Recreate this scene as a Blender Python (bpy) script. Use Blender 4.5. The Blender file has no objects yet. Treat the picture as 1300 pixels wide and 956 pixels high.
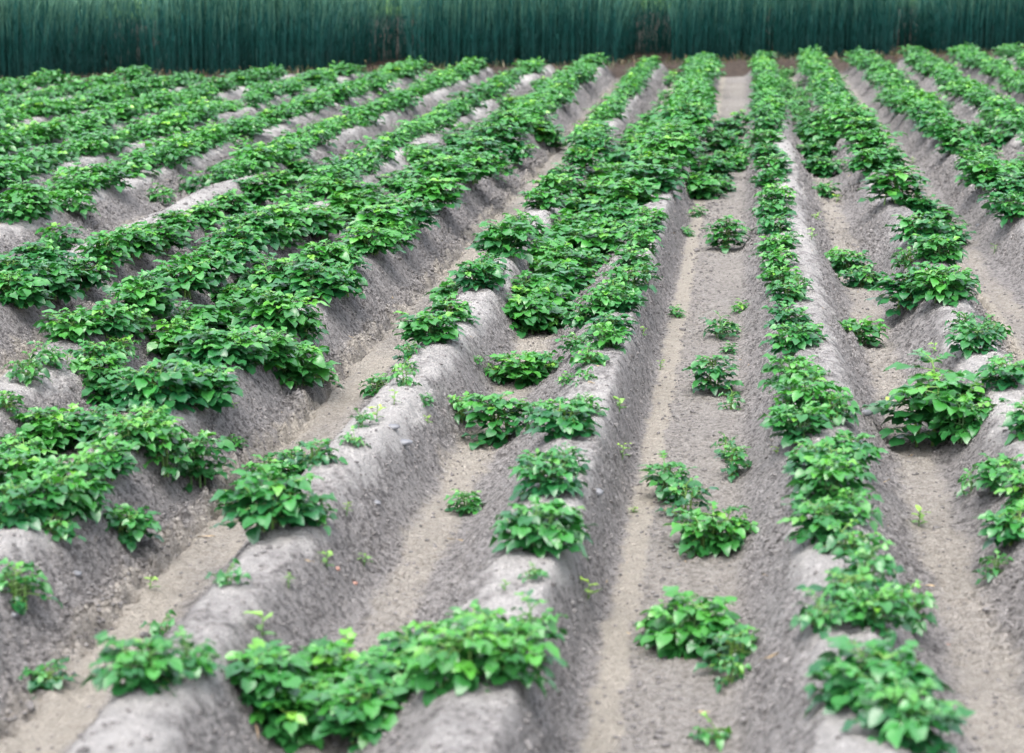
import bpy, math, random
import numpy as np
from mathutils import Vector

random.seed(11)
rng = np.random.default_rng(11)
R = math.radians
scene = bpy.context.scene
COL = scene.collection

# ------------------------------------------------------------------ camera geometry
F_PX, CX, CY = 2528.0, 650.0, 433.5
H_CAM = 1.67
PITCH, YAW = R(11.15), R(6.6)
cp, sp = math.cos(PITCH), math.sin(PITCH)
cyw, syw = math.cos(YAW), math.sin(YAW)
FWD = np.array([-syw*cp, cyw*cp, -sp])
RGT = np.array([cyw, syw, 0.0])
UPV = np.cross(RGT, FWD)

cam_d = bpy.data.cameras.new('camera')
cam = bpy.data.objects.new('camera', cam_d)
COL.objects.link(cam)
cam.location = (0, 0, H_CAM)
cam.rotation_euler = (R(90) - PITCH, 0, YAW)
cam_d.sensor_width = 36
cam_d.lens = 36*F_PX/1300
cam_d.shift_y = -44.5/1300
cam_d.clip_start = 0.05
cam_d.clip_end = 3000
cam_d.dof.use_dof = True
cam_d.dof.focus_distance = 8.4
cam_d.dof.aperture_fstop = 4.0
scene.camera = cam

# ------------------------------------------------------------------ noise
def _hash(ix, iy, seed):
    h = (ix.astype(np.int64)*374761393 + iy.astype(np.int64)*668265263 + seed*1274126177) & 0xffffffff
    h = ((h ^ (h >> 13))*1274126177) & 0xffffffff
    h = (h ^ (h >> 16)) & 0xffffffff
    return h

def noise2(x, y, seed=0):
    ix, iy = np.floor(x), np.floor(y)
    fx, fy = x-ix, y-iy
    ux, uy = fx*fx*fx*(fx*(fx*6-15)+10), fy*fy*fy*(fy*(fy*6-15)+10)
    def g(dx, dy):
        a = _hash(ix+dx, iy+dy, seed)*(2*math.pi/4294967296.0)
        return np.cos(a)*(fx-dx) + np.sin(a)*(fy-dy)
    a, b, c, d = g(0, 0), g(1, 0), g(0, 1), g(1, 1)
    return (a+(b-a)*ux)*(1-uy) + (c+(d-c)*ux)*uy

# ------------------------------------------------------------------ terrain
WHEEL = [-17.1, -15.7, -14.25, -12.8, -11.4, -10.0, -8.57, -7.15, -5.73, -4.3, -2.87, -1.49, -0.17, 1.24, 2.66, 4.08, 5.5, 6.9, 8.3, 9.7, 11.1]
CREST, NARROW = [], []
knots = []       # (x, z, half flat width)
for i, w in enumerate(WHEEL):
    knots.append((w, 0.0, 0.10 if w != -0.17 else 0.15))
    if i+1 < len(WHEEL):
        n = WHEEL[i+1]
        a, b, m, zm = w+0.355, n-0.355, (w+n)/2, 0.05
        if w == -1.49: a, b, m, zm = -1.13, -0.47, -0.86, 0.02
        if w == -0.17: a, b, m, zm = 0.27, 0.90, 0.585, 0.02
        CREST += [a, b]; NARROW.append(m)
        knots += [(a, 0.21, 0.035), (m, zm, 0.05), (b, 0.21, 0.035)]
KX, KZ = [], []
for x, z, h in knots:
    KX += [x-h, x+h]; KZ += [z, z]
KX, KZ = np.array(KX), np.array(KZ)

def edge_y(X):          # the line where the rye begins
    return 22.9 + (X+8.9)*0.674

def sstep(a, b, x):
    t = np.clip((x-a)/(b-a), 0, 1)
    return t*t*(3-2*t)

def profile(X, Y):
    xw = X + 0.035*noise2(Y*0.35+7, X*0.5, 3) + 0.018*noise2(Y*1.3, X*1.1+3, 4)
    j = np.clip(np.searchsorted(KX, xw), 1, len(KX)-1)
    x0, x1, z0, z1 = KX[j-1], KX[j], KZ[j-1], KZ[j]
    t = np.clip((xw-x0)/(x1-x0), 0, 1)
    return z0 + (z1-z0)*(t*t*(3-2*t))*1.0

def terrain(X, Y, fine=False):
    X = np.asarray(X, float); Y = np.asarray(Y, float)
    p = profile(X, Y)
    e = edge_y(X)
    infield = 1 - sstep(e-1.9, e-1.2, Y)
    side = sstep(-17.6, -16.8, X)*(1-sstep(10.4, 11.2, X))*sstep(-22, -20, Y)
    k = infield*side
    hgt = 1 + 0.22*noise2(X*0.9, Y*0.8, 9)
    z = p*hgt*k + (1-k)*0.10*sstep(e-1.9, e-1.2, Y)*(1-sstep(e+1, e+2, Y))
    z = z + 0.012*noise2(X*2.1, Y*1.7, 5)*k
    if not fine:
        return z
    h = np.clip(p/0.2, 0, 1)
    flank = np.clip(1.25*(1-np.abs(2*h-1)**2.2), 0, 1)
    far = np.clip(Y/9.0, 0.7, 1.6)
    w1 = noise2(X*3.1, Y*3.1, 21)
    n1 = noise2(X*14+w1*2, Y*15+w1, 31)
    n2 = noise2(X*27+1.5*n1, Y*30-n1, 32)
    n3 = noise2(X*52, Y*48, 33)
    n3b = noise2(X*44+n2, Y*40, 34)
    bill = np.abs(n1)*2-0.5
    patch = np.clip(0.75+1.6*noise2(X*2.2, Y*1.3, 41), 0.3, 1.4)
    rough = flank*patch
    z = z + rough*(0.028*bill + 0.026*(0.35-np.abs(n2)*1.6) + 0.016*n3 - 0.042*np.clip(n3b-0.12, 0, 0.4))*far
    z = z + (1-flank)*(0.006*n2+0.005*n3)
    # shallow slumps and runnels across the ridge sides
    z = z + flank*k*0.022*noise2(X*6, Y*3.2, 44) + k*0.013*noise2(X*8, Y*7, 45) + k*(1-flank)*h*0.012*n1
    # crumbled edge on the left of the wheel floors
    for w in WHEEL:
        if w < -3 or w > 3 or w == -0.17: continue
        d = X - (w-0.115) - 0.02*noise2(Y*1.5, X*0+w, 51)
        z = z + k*np.exp(-(d/0.035)**2)*(0.016+0.07*np.clip(n1, -0.2, 1)+0.05*n2+0.03*n3)
        d2 = X-(w+0.02)
        z = z - k*0.016*np.exp(-(d2/0.05)**2) - k*0.035*np.exp(-((d-0.045)/0.016)**2)*np.clip(0.9+3*n1, 0, 1.7)
    hd = sstep(e-1.9, e-1.2, Y)*(1-sstep(e+3, e+5, Y))
    z = z + hd*(0.04*noise2(X*5, Y*5, 61)+0.03*n1)
    return z

def unproject(px, py, maxy=60):
    d = FWD*F_PX + RGT*(px-CX) - UPV*(py-CY)
    d = d/np.linalg.norm(d)
    t = np.arange(2.5, 70, 0.01)
    P = d[None, :]*t[:, None]; P[:, 2] += H_CAM
    z = terrain(P[:, 0], P[:, 1])
    i = np.argmax(P[:, 2] <= z)
    return P[i, 0], P[i, 1], float(z[i])

def project(P):
    P = np.atleast_2d(P) - np.array([0, 0, H_CAM])
    dz = P @ FWD
    return CX + F_PX*(P @ RGT)/dz, CY - F_PX*(P @ UPV)/dz, dz

# ------------------------------------------------------------------ mesh helpers
def mesh_from(name, V, Fq, smooth=True, attrs=None, Ft=None):
    me = bpy.data.meshes.new(name)
    V = np.asarray(V, np.float32)
    nq = 0 if Fq is None else len(Fq); nt = 0 if Ft is None else len(Ft)
    loops = []
    if nq: loops.append(np.asarray(Fq, np.int32).ravel())
    if nt: loops.append(np.asarray(Ft, np.int32).ravel())
    L = np.concatenate(loops)
    start = np.concatenate([np.arange(nq)*4, nq*4+np.arange(nt)*3]).astype(np.int32)
    me.vertices.add(len(V)); me.vertices.foreach_set('co', V.ravel())
    me.loops.add(len(L)); me.loops.foreach_set('vertex_index', L)
    me.polygons.add(nq+nt); me.polygons.foreach_set('loop_start', start)
    me.polygons.foreach_set('use_smooth', np.full(nq+nt, smooth, dtype=bool))
    me.update(calc_edges=True)
    for k, a in (attrs or {}).items():
        at = me.attributes.new(k, 'FLOAT', 'POINT')
        at.data.foreach_set('value', np.asarray(a, np.float32))
    return me

def link(name, me, mat=None, parent=None):
    o = bpy.data.objects.new(name, me)
    COL.objects.link(o)
    if mat is not None and me is not None and not me.materials: me.materials.append(mat)
    if parent is not None: o.parent = parent
    return o

def tag(o, label=None, cat=None, group=None, kind=None):
    if label: o['label'] = label
    if cat: o['category'] = cat
    if group: o['group'] = group
    if kind: o['kind'] = kind
    return o

# ------------------------------------------------------------------ materials
def new_mat(name):
    m = bpy.data.materials.new(name); m.use_nodes = True
    nt = m.node_tree; nt.nodes.clear()
    return m, nt.nodes, nt.links

def N(nodes, typ, **kw):
    n = nodes.new(typ)
    for k, v in kw.items(): setattr(n, k, v)
    return n

def mix(nodes, links, fac, a, b, mode='MIX'):
    m = N(nodes, 'ShaderNodeMix', data_type='RGBA', blend_type=mode)
    for sock, v in ((m.inputs[0], fac), (m.inputs[6], a), (m.inputs[7], b)):
        if hasattr(v, 'links'): links.new(v, sock)
        elif isinstance(v, (int, float)): sock.default_value = v
        else: sock.default_value = (*v, 1)
    return m.outputs[2]

def noise_node(nodes, links, vec, scale, detail=4, rough=0.6):
    n = N(nodes, 'ShaderNodeTexNoise'); n.inputs['Scale'].default_value = scale
    n.inputs['Detail'].default_value = detail; n.inputs['Roughness'].default_value = rough
    links.new(vec, n.inputs['Vector'])
    return n.outputs['Fac']

def ramp(nodes, links, fac, a, b):
    m = N(nodes, 'ShaderNodeMapRange'); m.inputs[1].default_value = a; m.inputs[2].default_value = b
    links.new(fac, m.inputs[0]); return m.outputs[0]

def soil_material():
    m, n, l = new_mat('field_soil')
    tc = N(n, 'ShaderNodeTexCoord').outputs['Object']
    def at(name):
        a = N(n, 'ShaderNodeAttribute', attribute_name=name); return a.outputs['Fac']
    dry, tan, head, grass = at('dry'), at('tan'), at('headland'), at('grass')
    big = ramp(n, l, noise_node(n, l, tc, 1.7, 5), 0.3, 0.7)
    mid = ramp(n, l, noise_node(n, l, tc, 22, 6, 0.7), 0.28, 0.72)
    fin = ramp(n, l, noise_node(n, l, tc, 150, 5, 0.75), 0.3, 0.7)
    crumb_shade = ramp(n, l, noise_node(n, l, tc, 44, 4, 0.65), 0.40, 0.50)
    damp = mix(n, l, mid, (0.23, 0.214, 0.205), (0.38, 0.358, 0.345))
    damp = mix(n, l, big, damp, mix(n, l, fin, (0.29, 0.272, 0.262), (0.42, 0.397, 0.382)))
    pale = mix(n, l, mid, (0.46, 0.435, 0.415), (0.60, 0.573, 0.548))
    sand = mix(n, l, mid, (0.40, 0.36, 0.305), (0.53, 0.482, 0.415))
    damp = mix(n, l, crumb_shade, mix(n, l, 0.68, damp, (0.075, 0.07, 0.068)), damp)  # dark flecks: damp crumbs plus painted shade of pits on the flanks
    c = mix(n, l, dry, damp, pale)
    c = mix(n, l, tan, c, sand)
    c = mix(n, l, head, c, mix(n, l, mid, (0.045, 0.034, 0.027), (0.13, 0.10, 0.08)))
    c = mix(n, l, grass, c, mix(n, l, mid, (0.06, 0.15, 0.03), (0.11, 0.22, 0.05)))
    c = mix(n, l, at('rye_shade'), c, mix(n, l, mid, (0.020, 0.014, 0.010), (0.055, 0.036, 0.024)))  # near-black tone paints the shade under the rye and in its lanes
    gr = mix(n, l, fin, (0.66, 0.66, 0.66), (1.2, 1.2, 1.2))
    c = mix(n, l, 1.0, c, gr, 'MULTIPLY')
    b = N(n, 'ShaderNodeBsdfPrincipled'); l.new(c, b.inputs['Base Color'])
    b.inputs['Roughness'].default_value = 0.93; b.inputs['Specular IOR Level'].default_value = 0.2
    bp = N(n, 'ShaderNodeBump'); bp.inputs['Strength'].default_value = 1.0; bp.inputs['Distance'].default_value = 0.012
    add = N(n, 'ShaderNodeMath', operation='ADD')
    l.new(noise_node(n, l, tc, 90, 5, 0.75), add.inputs[0]); l.new(noise_node(n, l, tc, 320, 3, 0.7), add.inputs[1])
    l.new(add.outputs[0], bp.inputs['Height'])
    vo = N(n, 'ShaderNodeTexVoronoi'); vo.inputs['Scale'].default_value = 75; l.new(tc, vo.inputs['Vector'])
    inv = N(n, 'ShaderNodeMath', operation='MULTIPLY'); inv.inputs[1].default_value = -1.0; l.new(vo.outputs['Distance'], inv.inputs[0])
    bv = N(n, 'ShaderNodeBump'); bv.inputs['Strength'].default_value = 0.9; bv.inputs['Distance'].default_value = 0.011
    l.new(inv.outputs[0], bv.inputs['Height']); l.new(bp.outputs[0], bv.inputs['Normal']); l.new(bv.outputs[0], b.inputs['Normal'])
    o = N(n, 'ShaderNodeOutputMaterial'); l.new(b.outputs[0], o.inputs[0])
    return m

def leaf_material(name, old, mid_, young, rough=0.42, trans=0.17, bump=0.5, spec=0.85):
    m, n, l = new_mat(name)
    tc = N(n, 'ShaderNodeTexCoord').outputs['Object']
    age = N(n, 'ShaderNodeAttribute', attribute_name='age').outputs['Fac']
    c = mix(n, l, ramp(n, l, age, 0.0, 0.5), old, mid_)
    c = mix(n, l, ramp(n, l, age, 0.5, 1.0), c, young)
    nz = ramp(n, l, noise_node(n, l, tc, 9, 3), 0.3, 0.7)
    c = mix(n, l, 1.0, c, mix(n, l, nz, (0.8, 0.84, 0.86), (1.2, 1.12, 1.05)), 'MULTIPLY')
    oi = N(n, 'ShaderNodeObjectInfo').outputs['Random']
    c = mix(n, l, 1.0, c, mix(n, l, oi, (0.74, 0.84, 1.05), (1.3, 1.14, 0.9)), 'MULTIPLY')
    b = N(n, 'ShaderNodeBsdfPrincipled'); l.new(c, b.inputs['Base Color'])
    b.inputs['Roughness'].default_value = rough
    b.inputs['Specular IOR Level'].default_value = spec
    bp = N(n, 'ShaderNodeBump'); bp.inputs['Strength'].default_value = bump; bp.inputs['Distance'].default_value = 0.004
    l.new(noise_node(n, l, tc, 75, 3, 0.6), bp.inputs['Height']); l.new(bp.outputs[0], b.inputs['Normal'])
    t = N(n, 'ShaderNodeBsdfTranslucent'); l.new(mix(n, l, 1.0, c, (1.25, 1.5, 0.6), 'MULTIPLY'), t.inputs['Color'])
    ms = N(n, 'ShaderNodeMixShader'); ms.inputs[0].default_value = trans
    l.new(b.outputs[0], ms.inputs[1]); l.new(t.outputs[0], ms.inputs[2])
    o = N(n, 'ShaderNodeOutputMaterial'); l.new(ms.outputs[0], o.inputs[0])
    return m

def plain_material(name, a, b_, scale=30, rough=0.7):
    m, n, l = new_mat(name)
    tc = N(n, 'ShaderNodeTexCoord').outputs['Object']
    c = mix(n, l, ramp(n, l, noise_node(n, l, tc, scale, 5), 0.3, 0.7), a, b_)
    b = N(n, 'ShaderNodeBsdfPrincipled'); l.new(c, b.inputs['Base Color']); b.inputs['Roughness'].default_value = rough
    bp = N(n, 'ShaderNodeBump'); bp.inputs['Strength'].default_value = 0.5; bp.inputs['Distance'].default_value = 0.003
    l.new(noise_node(n, l, tc, scale*4, 4), bp.inputs['Height']); l.new(bp.outputs[0], b.inputs['Normal'])
    o = N(n, 'ShaderNodeOutputMaterial'); l.new(b.outputs[0], o.inputs[0])
    return m

M_SOIL = soil_material()
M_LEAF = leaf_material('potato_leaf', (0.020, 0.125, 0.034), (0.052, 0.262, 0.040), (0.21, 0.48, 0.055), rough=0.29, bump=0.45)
M_STEM = leaf_material('potato_stem', (0.10, 0.22, 0.05), (0.14, 0.30, 0.06), (0.2, 0.38, 0.08), rough=0.5, trans=0.05, bump=0.1)
M_WEED = leaf_material('weed_leaf', (0.07, 0.20, 0.05), (0.15, 0.30, 0.07), (0.26, 0.46, 0.07), rough=0.5)
M_RYE = leaf_material('rye_blade', (0.0015, 0.026, 0.018), (0.008, 0.092, 0.070), (0.17, 0.33, 0.19), rough=0.6, trans=0.12, bump=0.1, spec=0.22)  # darkest tone carries painted shade for the foot of the stand
M_CLOD = plain_material('pit_shade_clod', (0.06, 0.055, 0.053), (0.24, 0.225, 0.215), 55, 0.95)  # damp-dark end of the mix also paints in pit shadow
M_FLINT = plain_material('grey_flint', (0.10, 0.105, 0.115), (0.22, 0.22, 0.23), 25, 0.55)
M_REDSTONE = plain_material('red_stone', (0.30, 0.15, 0.11), (0.42, 0.24, 0.19), 25, 0.7)

# ------------------------------------------------------------------ the field
def axis(parts):
    out = []
    for a, b, s0, s1 in parts:
        x = a
        while x < b:
            out.append(x); x += s0+(s1-s0)*(x-a)/(b-a)
    out.append(parts[-1][1])
    return np.array(out)

xs = axis([(-900, -100, 200, 60), (-100, -20, 30, 2), (-20, -11, 0.4, 0.06), (-11, -5, 0.04, 0.022), (-5, -2.6, 0.018, 0.010), (-2.6, 1.9, 0.0085, 0.0085),
           (1.9, 3.6, 0.013, 0.022), (3.6, 6, 0.022, 0.05), (6, 14, 0.06, 0.3), (14, 100, 1, 30), (100, 900, 60, 200)])
ys = axis([(-600, -60, 150, 20), (-60, -20, 10, 1), (-20, 1, 0.5, 0.1), (1, 4, 0.06, 0.0095), (4, 9, 0.0095, 0.014), (9, 18, 0.014, 0.045), (18, 34, 0.045, 0.09),
           (34, 60, 0.2, 2), (60, 200, 4, 30), (200, 1500, 60, 300)])
GX, GY = np.meshgrid(xs, ys)
shp = GX.shape
X, Y = GX.ravel(), GY.ravel()
Z = terrain(X, Y, True)
p = profile(X, Y)/0.2
e = edge_y(X)
inf = (1-sstep(e-2.0, e-1.3, Y))
nn = noise2(X*1.6, Y*0.9, 71)
n4 = noise2(X*7, Y*5, 72)
n5 = noise2(X*19+3*n4, Y*15, 74); n6 = noise2(X*43, Y*36, 76)
dry = sstep(0.84, 1.02, p+0.30*nn+0.30*n4+0.22*n5+0.14*n6)*inf*(0.45+0.5*sstep(-0.35, 0.3, nn+n5*.5))
wx = np.min(np.abs(X[:, None]-np.array([w for w in WHEEL])[None, :]), axis=1) if len(X) < 10 else None
dw = np.full(len(X), 9.0); sgn = np.zeros(len(X))
for w in WHEEL:
    d = X-w
    k = np.abs(d) < np.abs(dw)
    dw[k] = d[k]
dn = np.full(len(X), 9.0)
for w in NARROW:
    d = X-w
    k = np.abs(d) < np.abs(dn)
    dn[k] = d[k]
tan = 0.9*(1-sstep(0.07, 0.13, np.abs(dw+0.01+0.04*nn+0.05*n4+0.035*n5)))*(0.55+0.9*noise2(X*9, Y*1.1, 73)+0.3)
tan = np.maximum(tan, 0.8*(1-sstep(0.04, 0.09, np.abs(dn+0.02*nn+0.04*n4+0.03*n5)))*(0.8+0.6*nn))
# the broad sandy furrow in the middle keeps a pale stripe along its left edge
mid = np.abs(X+0.17) < 0.25
stripe = 1-sstep(0.025, 0.05, np.abs(X+0.275+0.02*noise2(Y*2.0, Y*0, 75)+0.02*n4+0.02*n5))
tan = np.where(mid, np.maximum(stripe, 0.32*(1-sstep(0.13, 0.2, np.abs(X+0.14)))*(1+nn)), tan)
s5 = 1-sstep(0.03, 0.065, np.abs(X-1.17+0.03*nn+0.02*n4+0.02*n5))
tan = np.where(np.abs(X-1.24) < 0.22, np.maximum(s5, tan*0.6), tan)
tan = np.clip(tan, 0, 1)*inf
head = sstep(e-2.2, e-1.5, Y+0.6*nn)*(1-sstep(e+30, e+34, Y))
out_side = 1-sstep(-19, -17.6, X)*(1-sstep(11.2, 12.5, X))*sstep(-24, -21, Y)
grass = np.clip(sstep(e+26, e+30, Y)+out_side, 0, 1)
ny, nx = shp
idx = np.arange(ny*nx).reshape(ny, nx)
quads = np.stack([idx[:-1, :-1], idx[:-1, 1:], idx[1:, 1:], idx[1:, :-1]], -1).reshape(-1, 4)
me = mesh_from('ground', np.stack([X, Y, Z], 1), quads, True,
               dict(dry=np.clip(dry, 0, 1), tan=tan, headland=np.clip(head, 0, 1), grass=grass, rye_shade=sstep(e+0.1, e+0.5, Y)*(1-sstep(e+8, e+10, Y))))
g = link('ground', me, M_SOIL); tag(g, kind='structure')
print('ground', len(X))

# ------------------------------------------------------------------ leaves
def leaf_template(us, fine=True):
    vs, qs = [], []
    for u in us:
        w = float(np.interp(u, [0, .1, .2, .42, .68, .88, 1.0], [.03, .28, .42, .5, .39, .17, .01]))
        for s in (-1, 0, 1):
            vs.append((s*w, u, abs(s)))
    for i in range(len(us)-1):
        for j in range(2):
            a = i*3+j
            qs.append((a, a+1, a+4, a+3))
    return np.array(vs), np.array(qs)
T_FINE = leaf_template([0, 0.18, 0.42, 0.68, 0.88, 1.0])
T_FAR = leaf_template([0, 0.4, 0.8, 1.0])

class Leaves:
    def __init__(s): s.o, s.f, s.u, s.l, s.w, s.a, s.c, s.fo = [], [], [], [], [], [], [], []
    def add(s, o, f, up, l, w, age, curl, fold):
        s.o.append(o); s.f.append(f); s.u.append(up); s.l.append(l); s.w.append(w); s.a.append(age); s.c.append(curl); s.fo.append(fold)
    def build(s, tmpl, r):
        Vt, Q = tmpl
        o, f, u = np.array(s.o), np.array(s.f), np.array(s.u)
        f /= np.linalg.norm(f, axis=1)[:, None]
        side = np.cross(f, u); side /= np.linalg.norm(side, axis=1)[:, None]+1e-9
        u = np.cross(side, f)
        l, w, c, fo = (np.array(k)[:, None] for k in (s.l, s.w, s.c, s.fo))
        n, k = len(o), len(Vt)
        tx, ty = Vt[None, :, 0]*w, Vt[None, :, 1]*l
        tz = fo*np.abs(Vt[None, :, 0])*w - c*l*(Vt[None, :, 1]**2) + l*0.05*r.normal(size=(n, k))*(Vt[None, :, 2])
        tz = tz - 0.12*l*np.sin(Vt[None, :, 1]*9+r.uniform(0, 6, (n, 1)))*Vt[None, :, 2]*0.4
        P = o[:, None, :] + side[:, None, :]*tx[..., None] + f[:, None, :]*ty[..., None] + u[:, None, :]*tz[..., None]
        faces = (Q[None]+(np.arange(n)*k)[:, None, None]).reshape(-1, 4)
        age = np.repeat(np.array(s.a), k)
        return P.reshape(-1, 3), faces, age

def tube(pts, radii, sides=4):
    V, Fq = [], []
    pts = [np.array(q, float) for q in pts]
    for i, q in enumerate(pts):
        d = pts[min(i+1, len(pts)-1)]-pts[max(i-1, 0)]
        d = d/(np.linalg.norm(d)+1e-9)
        a = np.cross(d, (0.3, 0.8, 0.1)); a /= np.linalg.norm(a)+1e-9
        b = np.cross(d, a)
        for k in range(sides):
            t = 2*math.pi*k/sides
            V.append(q+radii[i]*(a*math.cos(t)+b*math.sin(t)))
    for i in range(len(pts)-1):
        for k in range(sides):
            a0, a1 = i*sides+k, i*sides+(k+1) % sides
            Fq.append((a0, a1, a1+sides, a0+sides))
    return V, Fq

def plant_geo(D, Hh, seed, far=False, open_=0.0):
    """D spread, Hh height.  Returns leaf arrays and stem arrays."""
    r = np.random.default_rng(seed)
    L = Leaves(); SV, SF = [], []
    def addtube(pts, rad, s=4):
        V, Fq = tube(pts, rad, s); b = len(SV)
        SV.extend(V); SF.extend([tuple(q+b for q in f_) for f_ in Fq])
    Rr = D/2
    ls0 = min(0.040, 0.020+0.064*D)
    ns = int(round(2+ D*25*(1-0.45*open_)))
    if D < 0.13: ns = 2
    for si in range(ns):
        az = 2*math.pi*(si+r.uniform(-.3, .3))/ns
        reach = Rr*r.uniform(0.15, 0.72)*(1-0.25*open_)
        if si % 3 == 0: reach *= 0.35
        hh = Hh*r.uniform(0.6, 1.0)*(1-0.35*(reach/Rr)**1.5)
        b0 = np.array([math.cos(az)*0.22*Rr+r.normal()*0.08*Rr, math.sin(az)*0.22*Rr+r.normal()*0.08*Rr, -0.02])
        top = np.array([math.cos(az)*reach, math.sin(az)*reach, hh*0.86])
        def sp_(t): return b0*(1-t)+top*t + np.array([0, 0, 0.18*hh*math.sin(math.pi*t)]) + np.array([math.cos(az), math.sin(az), 0])*(-0.12*reach*math.sin(math.pi*t))
        ts = np.linspace(0, 1, 5)
        if not far: addtube([sp_(t) for t in ts], [0.0042-0.002*t for t in ts], 5)
        nl = max(5, int(round(6+hh*38))) if not far else max(4, int(round(4+hh*20)))
        if open_ > 0.5: nl = max(4, nl-2)
        a0 = r.uniform(0, 6.28)
        for k in range(nl):
            t = 0.22+0.78*(k+0.5)/nl
            if open_ > 0.3: t = 0.12+0.88*((k+0.5)/nl)**0.9
            P0 = sp_(t)
            if t < 0.6 and open_ == 0: P0 = P0*np.array([1, 1, 0.75])
            a = a0+k*2.4+r.uniform(-.4, .4)
            # outward bias
            vx, vy = math.cos(a)+0.75*math.cos(az)*(reach/Rr), math.sin(a)+0.75*math.sin(az)*(reach/Rr)
            a = math.atan2(vy, vx)
            h = np.array([math.cos(a), math.sin(a), 0]); s_ = np.array([-math.sin(a), math.cos(a), 0])
            Lr = ls0*r.uniform(1.5, 2.5)*(1.0 if t < 0.8 else 0.62)
            el = R(r.uniform(-8, 32)) + (R(22) if t > 0.85 else 0)
            dr = r.uniform(0.15, 0.5)
            def rp(q): return P0 + h*(Lr*q*math.cos(el)) + np.array([0, 0, Lr*(q*math.sin(el)-dr*0.55*q*q)])
            def rd(q):
                v = h*math.cos(el)+np.array([0, 0, math.sin(el)-dr*1.1*q]); return v/np.linalg.norm(v)
            if not far: addtube([rp(0), rp(.5), rp(1)], [0.0022, 0.0018, 0.0012], 3)
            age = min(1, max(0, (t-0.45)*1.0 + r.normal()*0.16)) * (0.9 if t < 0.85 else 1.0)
            pairs = [(0.45, 0.62), (0.75, 0.85)] if not far else [(0.6, 0.9)]
            if D < 0.16: pairs = [(0.6, 0.72)]
            q1 = rd(1.0); nrm = np.array([0, 0, 1.0])+r.normal(size=3)*0.22+h*0.08
            sz = ls0*r.uniform(1.0, 1.3)*(1 if t < .85 else .7)*(1.12 if far else 1)
            L.add(rp(0.95), q1*np.array([1, 1, 0.45])+r.normal(size=3)*0.12, nrm, sz*1.15, sz*r.uniform(.85, 1.0), age, r.uniform(.05, .42), r.uniform(.1, .5))
            for (q, sc) in pairs:
                for sd in (-1, 1):
                    d = rd(q)*0.55+s_*sd*0.85+np.array([0, 0, r.uniform(-.22, .22)])
                    nrm = np.array([0, 0, 1.0])+s_*sd*0.08+r.normal(size=3)*0.26
                    sl = sz*sc*r.uniform(.85, 1.15)
                    L.add(rp(q), d, nrm, sl, sl*r.uniform(.72, .92), age, r.uniform(.05, .4), r.uniform(.05, .5))
    LV, LF, LA = L.build(T_FAR if far else T_FINE, r)
    rad = np.percentile(np.hypot(LV[:, 0], LV[:, 1]), 92)
    kxy = Rr/rad; kz = min(1.0, Hh/np.percentile(LV[:, 2], 98))
    LV = LV*np.array([kxy, kxy, kz])
    LV[:, 2] = np.maximum(LV[:, 2], 0.004 - 0.35*np.hypot(LV[:, 0], LV[:, 1]))
    SVa = np.array(SV)*np.array([kxy, kxy, kz]) if SV else np.zeros((0, 3))
    return LV, LF, LA, SVa, SF

SIZES = [0.09, 0.13, 0.18, 0.235, 0.30, 0.38]
VARS = {}
def variant(D, kind, r):
    s = min(SIZES, key=lambda q: abs(q-D))
    nv = 5 if s in (0.18, 0.235) else 4
    key = (s, kind, int(r.integers(nv)))
    if key not in VARS:
        hf = {'bush': 0.50, 'low': 0.28, 'tall': 0.85}[kind]
        LV, LF, LA, SV, SF = plant_geo(s, s*hf+0.02, 100+hash_key(key), open_=0.8 if kind == 'tall' else 0.0)
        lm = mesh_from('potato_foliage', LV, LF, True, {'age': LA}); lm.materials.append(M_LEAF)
        sm = mesh_from('potato_stems', SV, SF, True, {'age': SV[:, 2]*0+0.4}); sm.materials.append(M_STEM)
        VARS[key] = (s, lm, sm)
    return VARS[key]
def hash_key(k): return int(k[0]*1000)*31 + {'bush': 1, 'low': 2, 'tall': 3}[k[1]]*977 + k[2]*7

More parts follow.
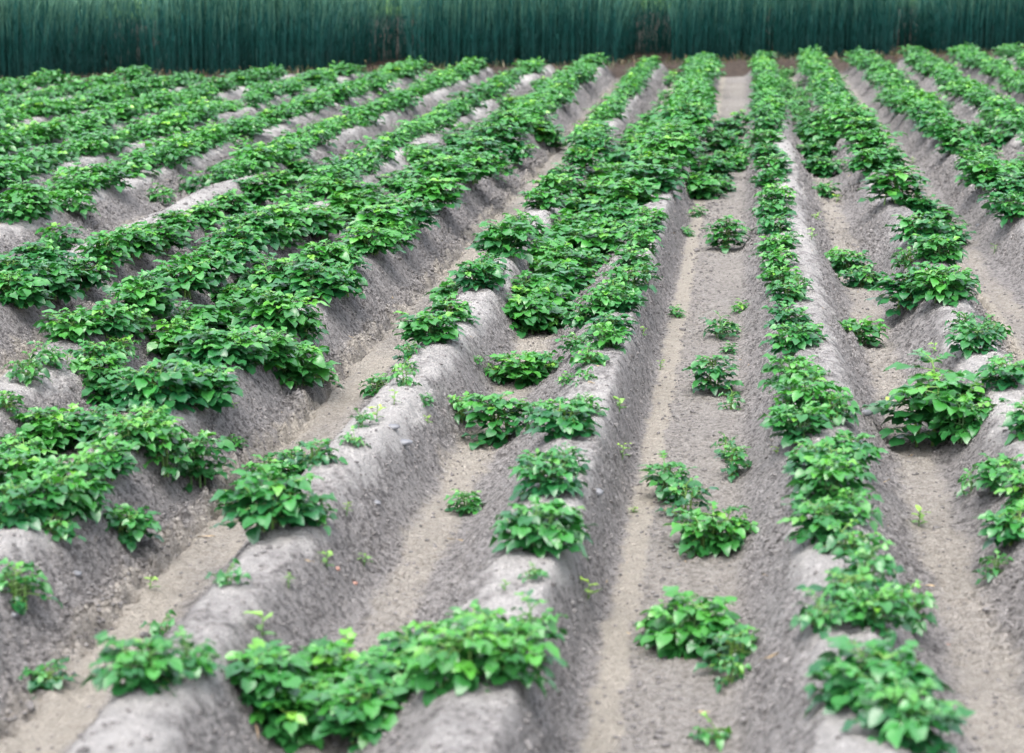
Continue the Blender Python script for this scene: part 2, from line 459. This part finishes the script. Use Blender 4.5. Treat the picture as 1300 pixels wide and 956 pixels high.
# ------------------------------------------------------------------ where each plant grows
# (x, y) of the stem foot and the width of the foliage as measured, then a habit
CAT = """
22 770 88|158 692 84|175 880 112|238 860 84|210 812 56 l|292 749 56 l|345 680 118|396 668 62|300 652 50|400 597 60|372 612 66|340 625 70
450 568 40 l|458 543 36 l|481 504 46|515 493 40|515 474 34 l|520 459 40|546 440 76|572 414 56|575 389 54|608 370 62|622 350 44|640 329 78|664 304 52
690 270 50|706 252 50|722 234 48|737 215 46|752 198 46
18 668 104|62 660 96|100 657 80|72 684 66 l|28 640 104|98 636 94|134 612 84|60 578 104|120 574 100|163 578 84|192 557 74|28 600 90
150 524 94|202 524 104|252 521 100|268 502 66|122 497 84|222 468 104|272 472 104|305 468 76|242 442 104|292 432 96|205 604 78 t|250 624 86 t|297 574 32
370 493 96|332 466 84|405 492 52|350 424 98|300 405 80|384 432 60|350 390 104|402 387 92|434 376 62|412 352 76|470 327 76|502 316 54|482 302 76|522 292 64|550 270 84
514 258 78|560 244 84|592 238 84|540 219 76|602 213 76|624 226 54|582 199 66|632 193 66|652 208 50|645 175 62|684 184 62|700 192 40|440 345 50
8 526 54|36 489 64|62 467 54|92 437 84|132 432 84|166 427 60|120 474 74|152 460 54|182 407 84|184 396 84|232 382 90|262 366 84|292 347 76|302 332 84
322 314 84|347 304 84|378 302 70|402 307 94|452 292 94|442 268 86|474 282 74|352 318 60
20 397 94|62 387 94|102 372 84|50 352 84|20 370 84|132 342 74|166 332 84|202 322 74|226 302 64|262 292 64|292 277 64|322 262 66|352 247 62|378 232 60
330 898 132|424 905 134|506 896 132|584 878 130|644 866 116|674 822 88|612 826 98|545 850 100|676 738 40 l|370 940 130|470 945 130
684 706 104|714 692 72|652 694 54|696 632 84|716 603 62|680 606 50|714 558 84|688 542 54|742 532 52|746 487 38 l|719 489 24 l|750 466 50 l
766 446 56|732 452 44|776 430 56|742 418 50|790 398 52|766 402 56
796 374 60|780 388 52|818 358 42|802 342 48|812 322 46|818 304 42|824 288 42
670 430 88|702 424 60|664 494 80|692 482 52|628 488 40|606 463 16|690 412 84|672 396 84|720 388 84|700 370 90|742 364 80|692 352 76|722 344 96|762 338 72
742 324 96|778 314 62|716 318 72|752 304 98|792 294 62|760 279 98|804 274 72|732 294 62|780 254 98|824 253 72|792 234 98|834 233 72|812 212 84|852 214 76|828 192 84
856 194 72|872 172 70|838 174 70|884 257 64|908 247 42|886 277 24|898 232 60|924 222 50|872 302 22
635 568 84 t|586 537 50|592 656 50|540 516 24
884 834 124|934 856 84|842 818 62|927 872 52|902 706 94|870 664 62 t|936 696 62|848 640 66 t|932 610 52 t|922 588 42 t|906 506 62 t|930 524 38 t|926 452 26 l
914 434 42 t|926 428 30 t|940 398 26 t|858 404 24|922 322 48 t|917 198 52|942 207 38|926 177 42|940 162 34
1118 905 150|1070 900 90|1112 806 92|1042 806 74|1152 794 72|1076 776 82|1102 750 84|1080 708 72 l|1042 688 94|1082 668 72|1052 644 92|1046 618 92|1074 594 72|1028 602 62
1016 562 82|1060 540 62|1030 528 82|1000 543 52|1006 498 68|1007 452 64|1028 438 42|1000 422 54|1000 388 48|1012 372 36|990 367 48|991 347 48|986 328 50|1002 312 30|985 302 48
981 283 46|986 263 46|976 243 44|981 227 46|975 208 42|972 190 42|975 172 40
1090 442 62|1074 352 52|1096 370 52|1060 342 42|1048 254 36|1042 228 52|1036 208 52|1054 194 52|1030 188 48|1042 170 52|1062 178 50
1192 572 138 t|1225 560 80|1278 494 72|1236 452 62|1258 432 44|1224 424 42|1148 402 72 t|1196 388 72|1214 372 52|1172 378 62|1192 338 62|1152 342 42|1202 314 52
1166 313 62|1182 294 62|1162 277 52|1135 264 70 t|1106 222 54|1124 217 52|1102 202 62|1092 184 58|1080 168 54
1230 634 42 t|1272 628 74|1292 694 84|1266 738 52|1305 646 80|1320 560 80
1252 244 72|1282 258 62|1288 283 62|1242 228 52|1304 232 60|1216 198 52|1236 208 42|1202 182 52|1240 186 44|1268 192 42|1186 170 50
1150 950 140|905 948 60 l|60 880 70 l
"""
plants = []    # x, y, z, D, habit
for tok in CAT.replace('\n', '|').split('|'):
    tok = tok.split()
    if len(tok) < 3: continue
    px, py, w = map(float, tok[:3])
    kind = {'l': 'low', 't': 'tall'}.get(tok[3] if len(tok) > 3 else '', 'bush')
    lift = 0.10*w
    x, y, z = unproject(px, py-lift)
    dz = project([x, y, z])[2][0]
    D = w*dz/F_PX*(0.97 if x > -1.5 else 0.92 if x > -2.2 else 0.84)
    plants.append([x, y, z, min(D, 0.42), kind, True])
print('catalogued', len(plants))

# further plants follow their rows, denser or thinner along them
def row_fill(cx, y0, y1, dens, size, spread=0.05, step=0.2):
    y = y0 + rng.uniform(0, step)
    while y < y1:
        d = dens*(0.75+0.9*float(noise2(np.array([y*0.45+cx*3]), np.array([cx*1.7]), 81)[0]*1.6+0.35))
        if rng.random() < d:
            x = cx-(0.03 if cx > -1 else 0.075)+rng.normal()*spread
            s = float(np.clip(size*rng.uniform(0.75, 1.25), 0.12, 0.36))
            plants.append([x, y, float(terrain(x, y)), s, 'bush', False])
        y += step*rng.uniform(0.75, 1.25)

def y_at(cx, py):       # distance along a row at which it shows at picture height py
    t = np.arange(3, 34, 0.02)
    _, v, _ = project(np.stack([t*0+cx, t, t*0+0.2], 1))
    return float(t[np.argmax(v < py)])

for c in CREST:
    end = float(edge_y(c))-2.1
    rowstart = 3.0
    dens, size, spread = 0.95, 0.25, 0.05
    if abs(c+1.13) < .01: rowstart, dens, size, spread = y_at(c, 192), 0.95, 0.22, 0.03
    elif abs(c+0.47) < .01: rowstart, dens, size, spread = y_at(c, 185), 1.0, 0.29, 0.06
    elif abs(c-0.27) < .01: rowstart, dens, size, spread = y_at(c, 165), 1.0, 0.23, 0.03
    elif abs(c-0.90) < .01: rowstart, dens, size = y_at(c, 165), 1.0, 0.25
    elif abs(c+1.845) < .01: rowstart, dens, size, spread = y_at(c, 172), 1.0, 0.28, 0.07
    elif abs(c+2.515) < .01: rowstart, dens = y_at(c, 262), 0.95
    elif abs(c+3.225) < .01: rowstart, dens = y_at(c, 230), 0.9
    elif abs(c-1.595) < .01: rowstart, dens, size = y_at(c, 170), 1.0, 0.25
    elif c < -3.3: rowstart, dens, size, spread = max(3.0, -c*1.5-1.0), 1.0, 0.29, 0.07
    elif c > 2: rowstart = max(3.0, c*2.2-1)
    if c < -14 or c > 8: continue
    row_fill(c, rowstart, end, dens, size, spread, 0.17 if dens >= 1 else 0.19)
# strays in the narrow furrows
for c in NARROW:
    if c < -14 or c > 8: continue
    end = float(edge_y(c))-2.1
    dens = 0.28
    st = 10.0
    if abs(c+0.86) < .01: st, dens = y_at(c, 185), 0.22
    elif abs(c-0.585) < .01: st, dens = y_at(c, 165), 0.6
    elif abs(c+2.18) < .01: st, dens = y_at(c, 205), 0.5
    elif c < -5: dens = 0.5
    row_fill(c, st, end, dens, 0.22, 0.07, 0.3)

# how large each shows in the picture
def seen_size(pl):
    u, v, dz = project([pl[0], pl[1], pl[2]+0.08])
    if dz[0] < 1: return 0
    w = pl[3]*F_PX/dz[0]
    if u[0] < -w or u[0] > 1300+w or v[0] < 40 or v[0] > 956+w: return 0
    return w
ranked = sorted(plants, key=lambda q: -seen_size(q)-(40 if q[5] else 0))
near = [q for q in ranked if seen_size(q) > 0][:300]
ids = set(id(q) for q in near)
rest = [q for q in plants if id(q) not in ids]
print('plants', len(plants), 'near', len(near), 'rest', len(rest))

ROWS = {}
def row_name(x):
    if x < -3.6: return 'rows beyond the third left ridge'
    if x < -2.95: return 'third row left of the rut'
    if x < -2.2: return 'second row left of the rut'
    if x < -1.5: return 'bushy row left of the rut'
    if x < -1.0: return 'patchy row right of the rut'
    if x < -0.66: return 'strip between the two middle ridges'
    if x < -0.32: return 'row left of the sandy furrow'
    if x < 0.06: return 'bottom of the sandy furrow'
    if x < 0.42: return 'row right of the sandy furrow'
    if x < 0.74: return 'narrow hollow right of centre'
    if x < 1.2: return 'row left of the broad furrow'
    if x < 2.0: return 'row right of the broad furrow'
    return 'rows furthest to the right'
ONES = 'zeroth first second third fourth fifth sixth seventh eighth ninth tenth eleventh twelfth thirteenth fourteenth fifteenth sixteenth seventeenth eighteenth nineteenth'.split()
TENS = ['', '', 'twent', 'thirt', 'fort', 'fift', 'sixt', 'sevent']
def ordinal(n):
    if n < 20: return ONES[n]
    return TENS[n//10]+('ieth' if n % 10 == 0 else 'y-'+ONES[n % 10])
r2 = np.random.default_rng(5)
near.sort(key=lambda q: q[1])
cnt = {}
protos = {}
for q in near:
    x, y, z, D, kind, _ = q
    s, lm, sm = variant(D, kind, r2)
    rn = row_name(x); cnt[rn] = cnt.get(rn, 0)+1
    adj = 'tall upright' if kind == 'tall' else 'low flat' if kind == 'low' else 'tiny' if D < 0.11 else 'small' if D < 0.17 else 'leafy' if D < 0.25 else 'bushy' if D < 0.31 else 'big bushy'
    root = bpy.data.objects.new('potato_plant', None); COL.objects.link(root)
    root.empty_display_size = 0.05
    root.location = (x, y, z); k = D/s
    root.scale = (k, k, k*r2.uniform(0.9, 1.12)); root.rotation_euler = (0, 0, r2.uniform(0, 6.28))
    tag(root, f'{adj} potato plant, {ordinal(cnt[rn])} from the front, {rn}', 'potato plant', 'potato plants growing along the earthed-up rows')
    if id(lm) not in protos:
        protos[id(lm)] = (link('foliage', lm, None, root), link('stem', sm, None, root))
    else:
        for src in protos[id(lm)]:
            c = src.copy(); COL.objects.link(c); c.parent = root
print('rows', cnt)

FARV = [plant_geo(s, s*0.5+0.02, 900+i, far=True)[:3] for i, s in enumerate([0.18, 0.22, 0.25, 0.25, 0.29, 0.29, 0.33])]
FS = [0.18, 0.22, 0.25, 0.25, 0.29, 0.29, 0.33]
AV, AF, AA, base = [], [], [], 0
for x, y, z, D, kind, _ in rest:
    i = min(range(len(FS)), key=lambda j: abs(FS[j]-D)+0.02*r2.random())
    V, Fq, A = FARV[i]
    k = D/FS[i]*1.04; a = r2.uniform(0, 6.28); ca, sa = math.cos(a)*k, math.sin(a)*k
    W = np.stack([V[:, 0]*ca-V[:, 1]*sa+x, V[:, 0]*sa+V[:, 1]*ca+y, V[:, 2]*k+z], 1)
    AV.append(W); AF.append(Fq+base); AA.append(np.clip(A+r2.normal()*0.1, 0, 1)); base += len(V)
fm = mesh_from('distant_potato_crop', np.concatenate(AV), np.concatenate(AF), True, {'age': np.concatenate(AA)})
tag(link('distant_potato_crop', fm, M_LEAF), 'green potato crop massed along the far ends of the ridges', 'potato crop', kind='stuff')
print('far verts', base)

# ------------------------------------------------------------------ seedlings and weeds
WEEDS = [(190, 748, 22, 'pale'), (332, 812, 36, 'yellow-green'), (414, 722, 26, 'thin'), (440, 652, 16, 'thin'), (366, 742, 16, 'faint'), (462, 716, 18, 'pale'),
         (478, 534, 24, 'spindly'), (542, 540, 14, 'bright'), (786, 522, 24, 'yellow-green'), (790, 582, 22, 'faint'), (816, 428, 14, 'pale'), (746, 762, 34, 'trailing'),
         (804, 652, 14, 'yellow'), (1166, 670, 28, 'bright'), (1036, 280, 14, 'pale'), (1030, 304, 18, 'pale'), (1185, 448, 16, 'faint'), (500, 512, 18, 'yellow-green'),
         (474, 500, 18, 'pale'), (296, 522, 16, 'bright'), (985, 578, 14, 'thin'), (1012, 592, 18, 'pale'), (1125, 525, 18, 'small'), (455, 375, 12, 'yellow'), (85, 462, 14, 'thin'),
         (640, 750, 16, 'faint'), (1262, 320, 12, 'pale'), (1158, 208, 12, 'bright'), (838, 468, 12, 'tiny'), (1062, 256, 12, 'faint')]
def weed_geo(D, seed):
    r = np.random.default_rng(seed); L = Leaves(); SV, SF = [], []
    n = int(r.integers(5, 9)); hh = D*r.uniform(.5, .9)
    V, Fq = tube([(0, 0, -0.01), (0.002, 0, hh*0.5), (0.004, 0.002, hh)], [0.0018, 0.0015, 0.001], 4); SV += V; SF += Fq
    for i in range(n):
        t = (i+1)/n; a = i*2.4+r.uniform(-.3, .3)
        h = np.array([math.cos(a), math.sin(a), r.uniform(0.1, .7)])
        L.add(np.array([0.003*t, 0.001, hh*t]), h, np.array([0, 0, 1.0]), D*r.uniform(.35, .6), D*r.uniform(.16, .28), min(1, 0.3+0.7*t), r.uniform(0, .4), r.uniform(.1, .5))
    return (*L.build(T_FINE, r), np.array(SV), SF)
wn = {}
for i, (px, py, w, ad) in enumerate(sorted(WEEDS, key=lambda q: -q[1])):
    x, y, z = unproject(px, py); dz = project([x, y, z])[2][0]
    LV, LF, LA, SV, SF = weed_geo(w*dz/F_PX*1.1, 300+i)
    root = bpy.data.objects.new('weed_seedling', None); COL.objects.link(root); root.location = (x, y, z-0.002)
    side = 'upper' if py < 470 else 'middle' if py < 640 else 'lower'
    rn = row_name(x); key = (rn, ad); wn[rn] = wn.get(rn, 0)+1
    tag(root, f'{ad} weed seedling, {ordinal(wn[rn])} from the bottom, {rn}', 'weed', 'weed seedlings on the ridge sides')
    link('leaf_rosette', mesh_from('weed_leaves', LV, LF, True, {'age': LA}), M_WEED, root)
    link('stem', mesh_from('weed_stem', SV, SF, True, {'age': SV[:, 2]*0+0.5}), M_WEED, root)

# ------------------------------------------------------------------ stones and clods
def ico(sub):
    import bmesh
    bm = bmesh.new(); bmesh.ops.create_icosphere(bm, subdivisions=sub, radius=1)
    V = np.array([v.co[:] for v in bm.verts]); Fc = np.array([[v.index for v in f.verts] for f in bm.faces]); bm.free()
    return V, Fc
V0, F0 = ico(1)
V1, F1 = ico(1); V2, F2 = ico(3)
STONES = [(512, 566, 24, 10, 'flat grey flint', M_FLINT, 'lying on the ridge right of the rut'),
          (498, 545, 20, 8, 'pale flat flint', M_FLINT, 'just above the larger flint on the ridge'),
          (1098, 526, 20, 8, 'slanting grey flint', M_FLINT, 'on the shaded side of the ridge left of the tall plant'),
          (96, 728, 17, 9, 'white sliver of flint', M_FLINT, 'on the dark slope at lower left'),
          (758, 632, 16, 12, 'rounded pale stone', M_FLINT, 'on the crest beside the clump left of the sandy furrow'),
          (477, 638, 14, 7, 'white flint chip', M_FLINT, 'on the slope below the big grey flint'),
          (17, 783, 13, 10, 'small round grey pebble', M_FLINT, 'below the leafy plant at lower left'),
          (428, 728, 8, 7, 'red brick-coloured pebble', M_REDSTONE, 'by a weed on the lower ridge side'),
          (450, 738, 9, 6, 'pinkish pebble', M_REDSTONE, 'in the middle of the lower ridge side'),
          (1203, 818, 8, 6, 'orange pebble', M_REDSTONE, 'on the ridge side at lower right'),
          (1243, 286, 8, 7, 'white pebble', M_FLINT, 'on the bank of the broad bare furrow'),
          (1172, 193, 7, 6, 'tiny white pebble', M_FLINT, 'high on the bank of the broad bare furrow'),
          (751, 86, 14, 9, 'pale lump of stone', M_FLINT, 'on the headland in front of the rye')]
for i, (px, py, w, h, lab, mt, where) in enumerate(STONES):
    x, y, z = unproject(px, py); dz = project([x, y, z])[2][0]; s = w*dz/F_PX/2
    r = np.random.default_rng(50+i)
    V = V2*(1+0.22*noise2(V2[:, 0]*1.7+i, V2[:, 1]*1.7+V2[:, 2], 7)[:, None]*1.5)
    V = np.sign(V)*np.abs(V)**0.9
    V = V*np.array([1, r.uniform(.6, .8), max(.35, h/w*0.8)])*s
    a = r.uniform(-.4, .4); ca, sa = math.cos(a), math.sin(a)
    V = np.stack([V[:, 0]*ca-V[:, 1]*sa, V[:, 0]*sa+V[:, 1]*ca, V[:, 2]], 1)
    o = link('stone', mesh_from('stone', V, None, True, None, F2), mt); o.location = (x, y, float(terrain(x, y, True))+0.02*s)
    tag(o, f'{lab} {where}', 'stone', 'stones lying on the soil')

def scatter_clods(n):
    m = n*9
    y = rng.uniform(3.3, 16, m); x = -y*math.tan(YAW)+rng.uniform(-.5, .5, m)*0.62*y
    pz = profile(x, y)/0.2
    onf = 1-np.abs(2*pz-1)
    dwe = np.min(np.abs(x[:, None]-(np.array(WHEEL)-0.125)[None]), axis=1)
    pr = 0.08+0.5*onf*(pz < 0.8)+0.9*(dwe < 0.05)
    c = (x > -0.32) & (x < 0.15)
    pr = np.where(c, np.where((np.abs(x+0.19) < 0.06) | (x > 0.02), 0.5, 0.10), pr)
    keep = np.flatnonzero(rng.random(m) < pr*0.6)[:n]; n = len(keep)
    X_, Y_ = x[keep], y[keep]
    S_ = (0.0022+0.0052*rng.random(n)**2.2+0.009*(rng.random(n) < 0.02)*rng.random(n))*np.clip(Y_/8, 1, 1.8)
    Z_ = terrain(X_, Y_, True)
    k = len(V1)
    jit = 1+rng.normal(size=(n, k))*0.22
    P = V1[None]*jit[..., None]*S_[:, None, None]*np.array([1.2, 0.9, 0.75])[None, None]
    a = rng.uniform(0, 6.28, n); ca, sa = np.cos(a)[:, None], np.sin(a)[:, None]
    P = np.stack([P[..., 0]*ca-P[..., 1]*sa, P[..., 0]*sa+P[..., 1]*ca, P[..., 2]], -1)
    P += np.stack([X_, Y_, Z_+S_*0.2], -1)[:, None]
    Fc = (F1[None]+(np.arange(n)*k)[:, None, None]).reshape(-1, 3)
    return mesh_from('soil_clods', P.reshape(-1, 3), None, False, None, Fc)
tag(link('soil_clods', scatter_clods(42000), M_CLOD), 'small grey clods and crumbs of soil strewn over ridges and furrows', 'soil', kind='stuff')

# ------------------------------------------------------------------ rye
def lane_x(px, py):
    t = np.arange(-16, 10, 0.01)
    u, _, _ = project(np.stack([t, edge_y(t)+0.2, t*0+0.3], 1))
    return float(t[np.argmax(u > px)])
# narrow lanes between the plots, running away from the viewer
LANES = [(lane_x(116, 107), 1.05), (lane_x(312, 101), 0.14), (lane_x(462, 95), 1.0), (lane_x(655, 88), 0.12), (lane_x(817, 83), 0.75), (lane_x(977, 78), 0.20), (lane_x(1162, 74), 0.62)]
print('lanes', LANES)
def rye(n_front, n_back):
    xx, dd = [], []
    while len(xx) < n_front+n_back:
        x = rng.uniform(-17, 10.5)
        fr = len(xx) < n_front
        d = rng.uniform(0, 1.1)**1.0 if fr else rng.uniform(1.1, 6.2)
        if any(abs(x-c) < w/2 for c, w in LANES) and d < 4.4 and not (abs(x-LANES[5][0]) < 0.10 and rng.random() < 0.12): continue
        xx.append(x); dd.append(d)
    x = np.array(xx); d = np.array(dd); y = edge_y(x)+0.15+d+0.08*noise2(x*1.5, x*0, 91)
    n = len(x); h = rng.normal(1.08, 0.06, n)*(1+0.05*noise2(x*0.8, y*0.8, 92))
    lx = rng.normal(0.03, 0.05, n); ly = rng.normal(-0.02, 0.05, n)
    for c, w in LANES:      # outer stalks lean over the lane and stand a little shorter
        q = x-c; k_ = np.exp(-((np.abs(q)-w/2)/0.12)**2)*(np.abs(q) > w/2)*(w > 0.3)
        lx = lx - np.sign(q)*k_*0.16*rng.random(n); h = h*(1-0.10*k_)
    z0 = terrain(x, y)
    V, Q, A = [], [], []; base = 0
    # stems: three-sided, four rings
    ts = np.array([0, 0.35, 0.7, 1.0])
    P = np.zeros((n, 4, 3, 3))
    for i, t in enumerate(ts):
        rad = 0.0046*(1-0.5*t)
        for k in range(3):
            a = 2.094*k
            P[:, i, k, 0] = x+lx*t*t+rad*math.cos(a); P[:, i, k, 1] = y+ly*t*t+rad*math.sin(a); P[:, i, k, 2] = z0+h*t
    q = np.array([(i*3+k, i*3+(k+1) % 3, (i+1)*3+(k+1) % 3, (i+1)*3+k) for i in range(3) for k in range(3)])
    V.append(P.reshape(-1, 3)); Q.append((q[None]+(np.arange(n)*12)[:, None, None]).reshape(-1, 4)+base); base += n*12
    av = np.tile(np.repeat(np.array([0.12, 0.3, 0.55, 0.85]), 3)[None], (n, 1))*rng.uniform(0.45, 1.6, n)[:, None]  # lower stems darkened: shade inside the stand painted through age
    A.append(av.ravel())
    # blades
    for b in range(4):
        tb = (0.12, 0.33, 0.54, 0.76)[b]+rng.uniform(-.07, .07, n)
        az = rng.uniform(0, 6.28, n); Lb = rng.uniform(0.16, 0.30, n); wb = rng.uniform(0.0035, 0.006, n); dr = rng.uniform(0.0, 0.8, n)
        us = np.array([0, .35, .7, 1.0]); ww = np.array([.7, 1, .7, .05])
        P = np.zeros((n, 4, 2, 3))
        for i, u in enumerate(us):
            ox = x+lx*tb*tb+np.cos(az)*Lb*u*0.32; oy = y+ly*tb*tb+np.sin(az)*Lb*u*0.32; oz = z0+h*tb+Lb*(0.95*u-dr*u*u*0.8)
            for k, s in enumerate((-1, 1)):
                P[:, i, k, 0] = ox-np.sin(az)*wb*ww[i]*s; P[:, i, k, 1] = oy+np.cos(az)*wb*ww[i]*s; P[:, i, k, 2] = oz
        q = np.array([(i*2, i*2+1, i*2+3, i*2+2) for i in range(3)])
        V.append(P.reshape(-1, 3)); Q.append((q[None]+(np.arange(n)*8)[:, None, None]).reshape(-1, 4)+base); base += n*8
        A.append(np.repeat(np.clip(rng.uniform(-0.15, 0.35, n)+0.6*tb*tb, 0, 1), 8))  # low blades darker too, painting the gloom between stems
    # ears, nodding, with awns
    az = rng.normal(0.4, 0.8, n); nod = rng.uniform(0.1, 0.6, n)
    us = np.array([0, .3, .75, 1.0]); rr = np.array([.002, .0065, .005, .001])
    P = np.zeros((n, 4, 4, 3))
    for i, u in enumerate(us):
        ox = x+lx+np.cos(az)*0.10*nod*u; oy = y+ly+np.sin(az)*0.10*nod*u; oz = z0+h+0.10*u*(1-0.4*nod*u)
        for k in range(4):
            P[:, i, k, 0] = ox+rr[i]*math.cos(1.57*k); P[:, i, k, 1] = oy+rr[i]*math.sin(1.57*k); P[:, i, k, 2] = oz
    q = np.array([(i*4+k, i*4+(k+1) % 4, (i+1)*4+(k+1) % 4, (i+1)*4+k) for i in range(3) for k in range(4)])
    V.append(P.reshape(-1, 3)); Q.append((q[None]+(np.arange(n)*16)[:, None, None]).reshape(-1, 4)+base); base += n*16
    A.append(np.repeat(rng.uniform(.75, 1, n), 16))
    for w in range(3):
        P = np.zeros((n, 2, 2, 3)); a2 = az+rng.normal(0, .5, n)
        for i in range(2):
            for k in range(2):
                P[:, i, k, 0] = x+lx+np.cos(az)*0.05*nod+np.cos(a2)*0.035*i+(0.0009*(k*2-1)); P[:, i, k, 1] = y+ly+np.sin(a2)*0.03*i; P[:, i, k, 2] = z0+h+0.04+0.02*w+0.075*i
        V.append(P.reshape(-1, 3)); q = np.array([(0, 1, 3, 2)])
        Q.append((q[None]+(np.arange(n)*4)[:, None, None]).reshape(-1, 4)+base); base += n*4
        A.append(np.repeat(rng.uniform(.8, 1, n), 4))
    return mesh_from('rye_crop', np.concatenate(V), np.concatenate(Q), False, {'age': np.clip(np.concatenate(A), 0, 1)})
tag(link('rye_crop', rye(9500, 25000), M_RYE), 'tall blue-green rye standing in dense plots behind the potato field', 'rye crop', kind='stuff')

def blades(n, place, lo, hi, wd, flat, ages, mat, name):
    r = np.random.default_rng(77); L = Leaves()
    for _ in range(n):
        x, y = place(r); z = float(ZI(x, y))
        a = r.uniform(0, 6.28); up = r.normal()*0.12 if flat else r.uniform(0.8, 3)
        L.add(np.array([x, y, z+0.003]), np.array([math.cos(a), math.sin(a), up]), np.array([0, 0, 1.0]) if flat else np.array([math.sin(a), -math.cos(a), 0.3]),
              r.uniform(lo, hi), wd*r.uniform(.7, 1.4), r.uniform(*ages), r.uniform(0, .4), .1)
    V, Fq, A = L.build(T_FAR, r)
    return link(name, mesh_from(name, V, Fq, True, {'age': A}), mat)
def ZI(x, y): return terrain(np.array([x]), np.array([y]), True)[0]
M_STRAW = leaf_material('straw', (0.16, 0.12, 0.075), (0.30, 0.24, 0.15), (0.42, 0.36, 0.24), rough=0.7, trans=0.05, bump=0.1)
M_GRASS = leaf_material('margin_grass', (0.02, 0.07, 0.02), (0.07, 0.09, 0.04), (0.19, 0.13, 0.09), rough=0.55, trans=0.15, bump=0.1)
def at_margin(r):
    x = r.uniform(-13, 7); return x, float(edge_y(x))+0.25-abs(r.normal())*0.35-(0.9*r.random() if r.random() < 0.3 else 0)
def in_field(r):
    y = r.uniform(3.6, 20); x = -y*math.tan(YAW)+r.uniform(-.5, .5)*0.6*y; return x, y
tag(blades(2200, at_margin, 0.04, 0.13, 0.007, False, (0.1, 1), M_GRASS, 'margin_grass'), 'ragged low grass and dead stalks along the foot of the rye', 'grass', kind='stuff')
tag(blades(420, in_field, 0.015, 0.05, 0.0035, True, (0.1, 0.9), M_STRAW, 'straw_litter'), 'loose bits of straw and dead leaf scattered over the soil', 'straw', kind='stuff')

# ------------------------------------------------------------------ light
SUN_EL, SUN_AZ = R(68), R(-165)      # from the left, a little ahead
w = bpy.data.worlds.new('World'); scene.world = w; w.use_nodes = True
nt = w.node_tree; nt.nodes.clear()
sky = nt.nodes.new('ShaderNodeTexSky'); sky.sky_type = 'NISHITA'; sky.sun_disc = False
sky.sun_elevation = SUN_EL; sky.sun_rotation = SUN_AZ
sky.air_density = 1.0; sky.dust_density = 3.0; sky.ozone_density = 1.0
hs = nt.nodes.new('ShaderNodeHueSaturation'); hs.inputs['Saturation'].default_value = 0.45
bg = nt.nodes.new('ShaderNodeBackground'); bg.inputs['Strength'].default_value = 0.15
out = nt.nodes.new('ShaderNodeOutputWorld')
nt.links.new(sky.outputs[0], hs.inputs['Color']); nt.links.new(hs.outputs[0], bg.inputs['Color']); nt.links.new(bg.outputs[0], out.inputs[0])
sl = bpy.data.lights.new('sun', 'SUN'); sl.energy = 0.9; sl.angle = R(70); sl.color = (1.0, 0.97, 0.93)
so = bpy.data.objects.new('sun', sl); COL.objects.link(so)
dirv = Vector((math.sin(SUN_AZ)*math.cos(SUN_EL), math.cos(SUN_AZ)*math.cos(SUN_EL), math.sin(SUN_EL)))
so.rotation_euler = dirv.to_track_quat('Z', 'Y').to_euler()

scene.view_settings.view_transform = 'Standard'
scene.view_settings.look = 'None'
scene.view_settings.exposure = 1.75
scene.view_settings.gamma = 1
scene.cycles.use_denoising = True
scene.cycles.max_bounces = 6
scene.cycles.diffuse_bounces = 3
scene.cycles.transmission_bounces = 3
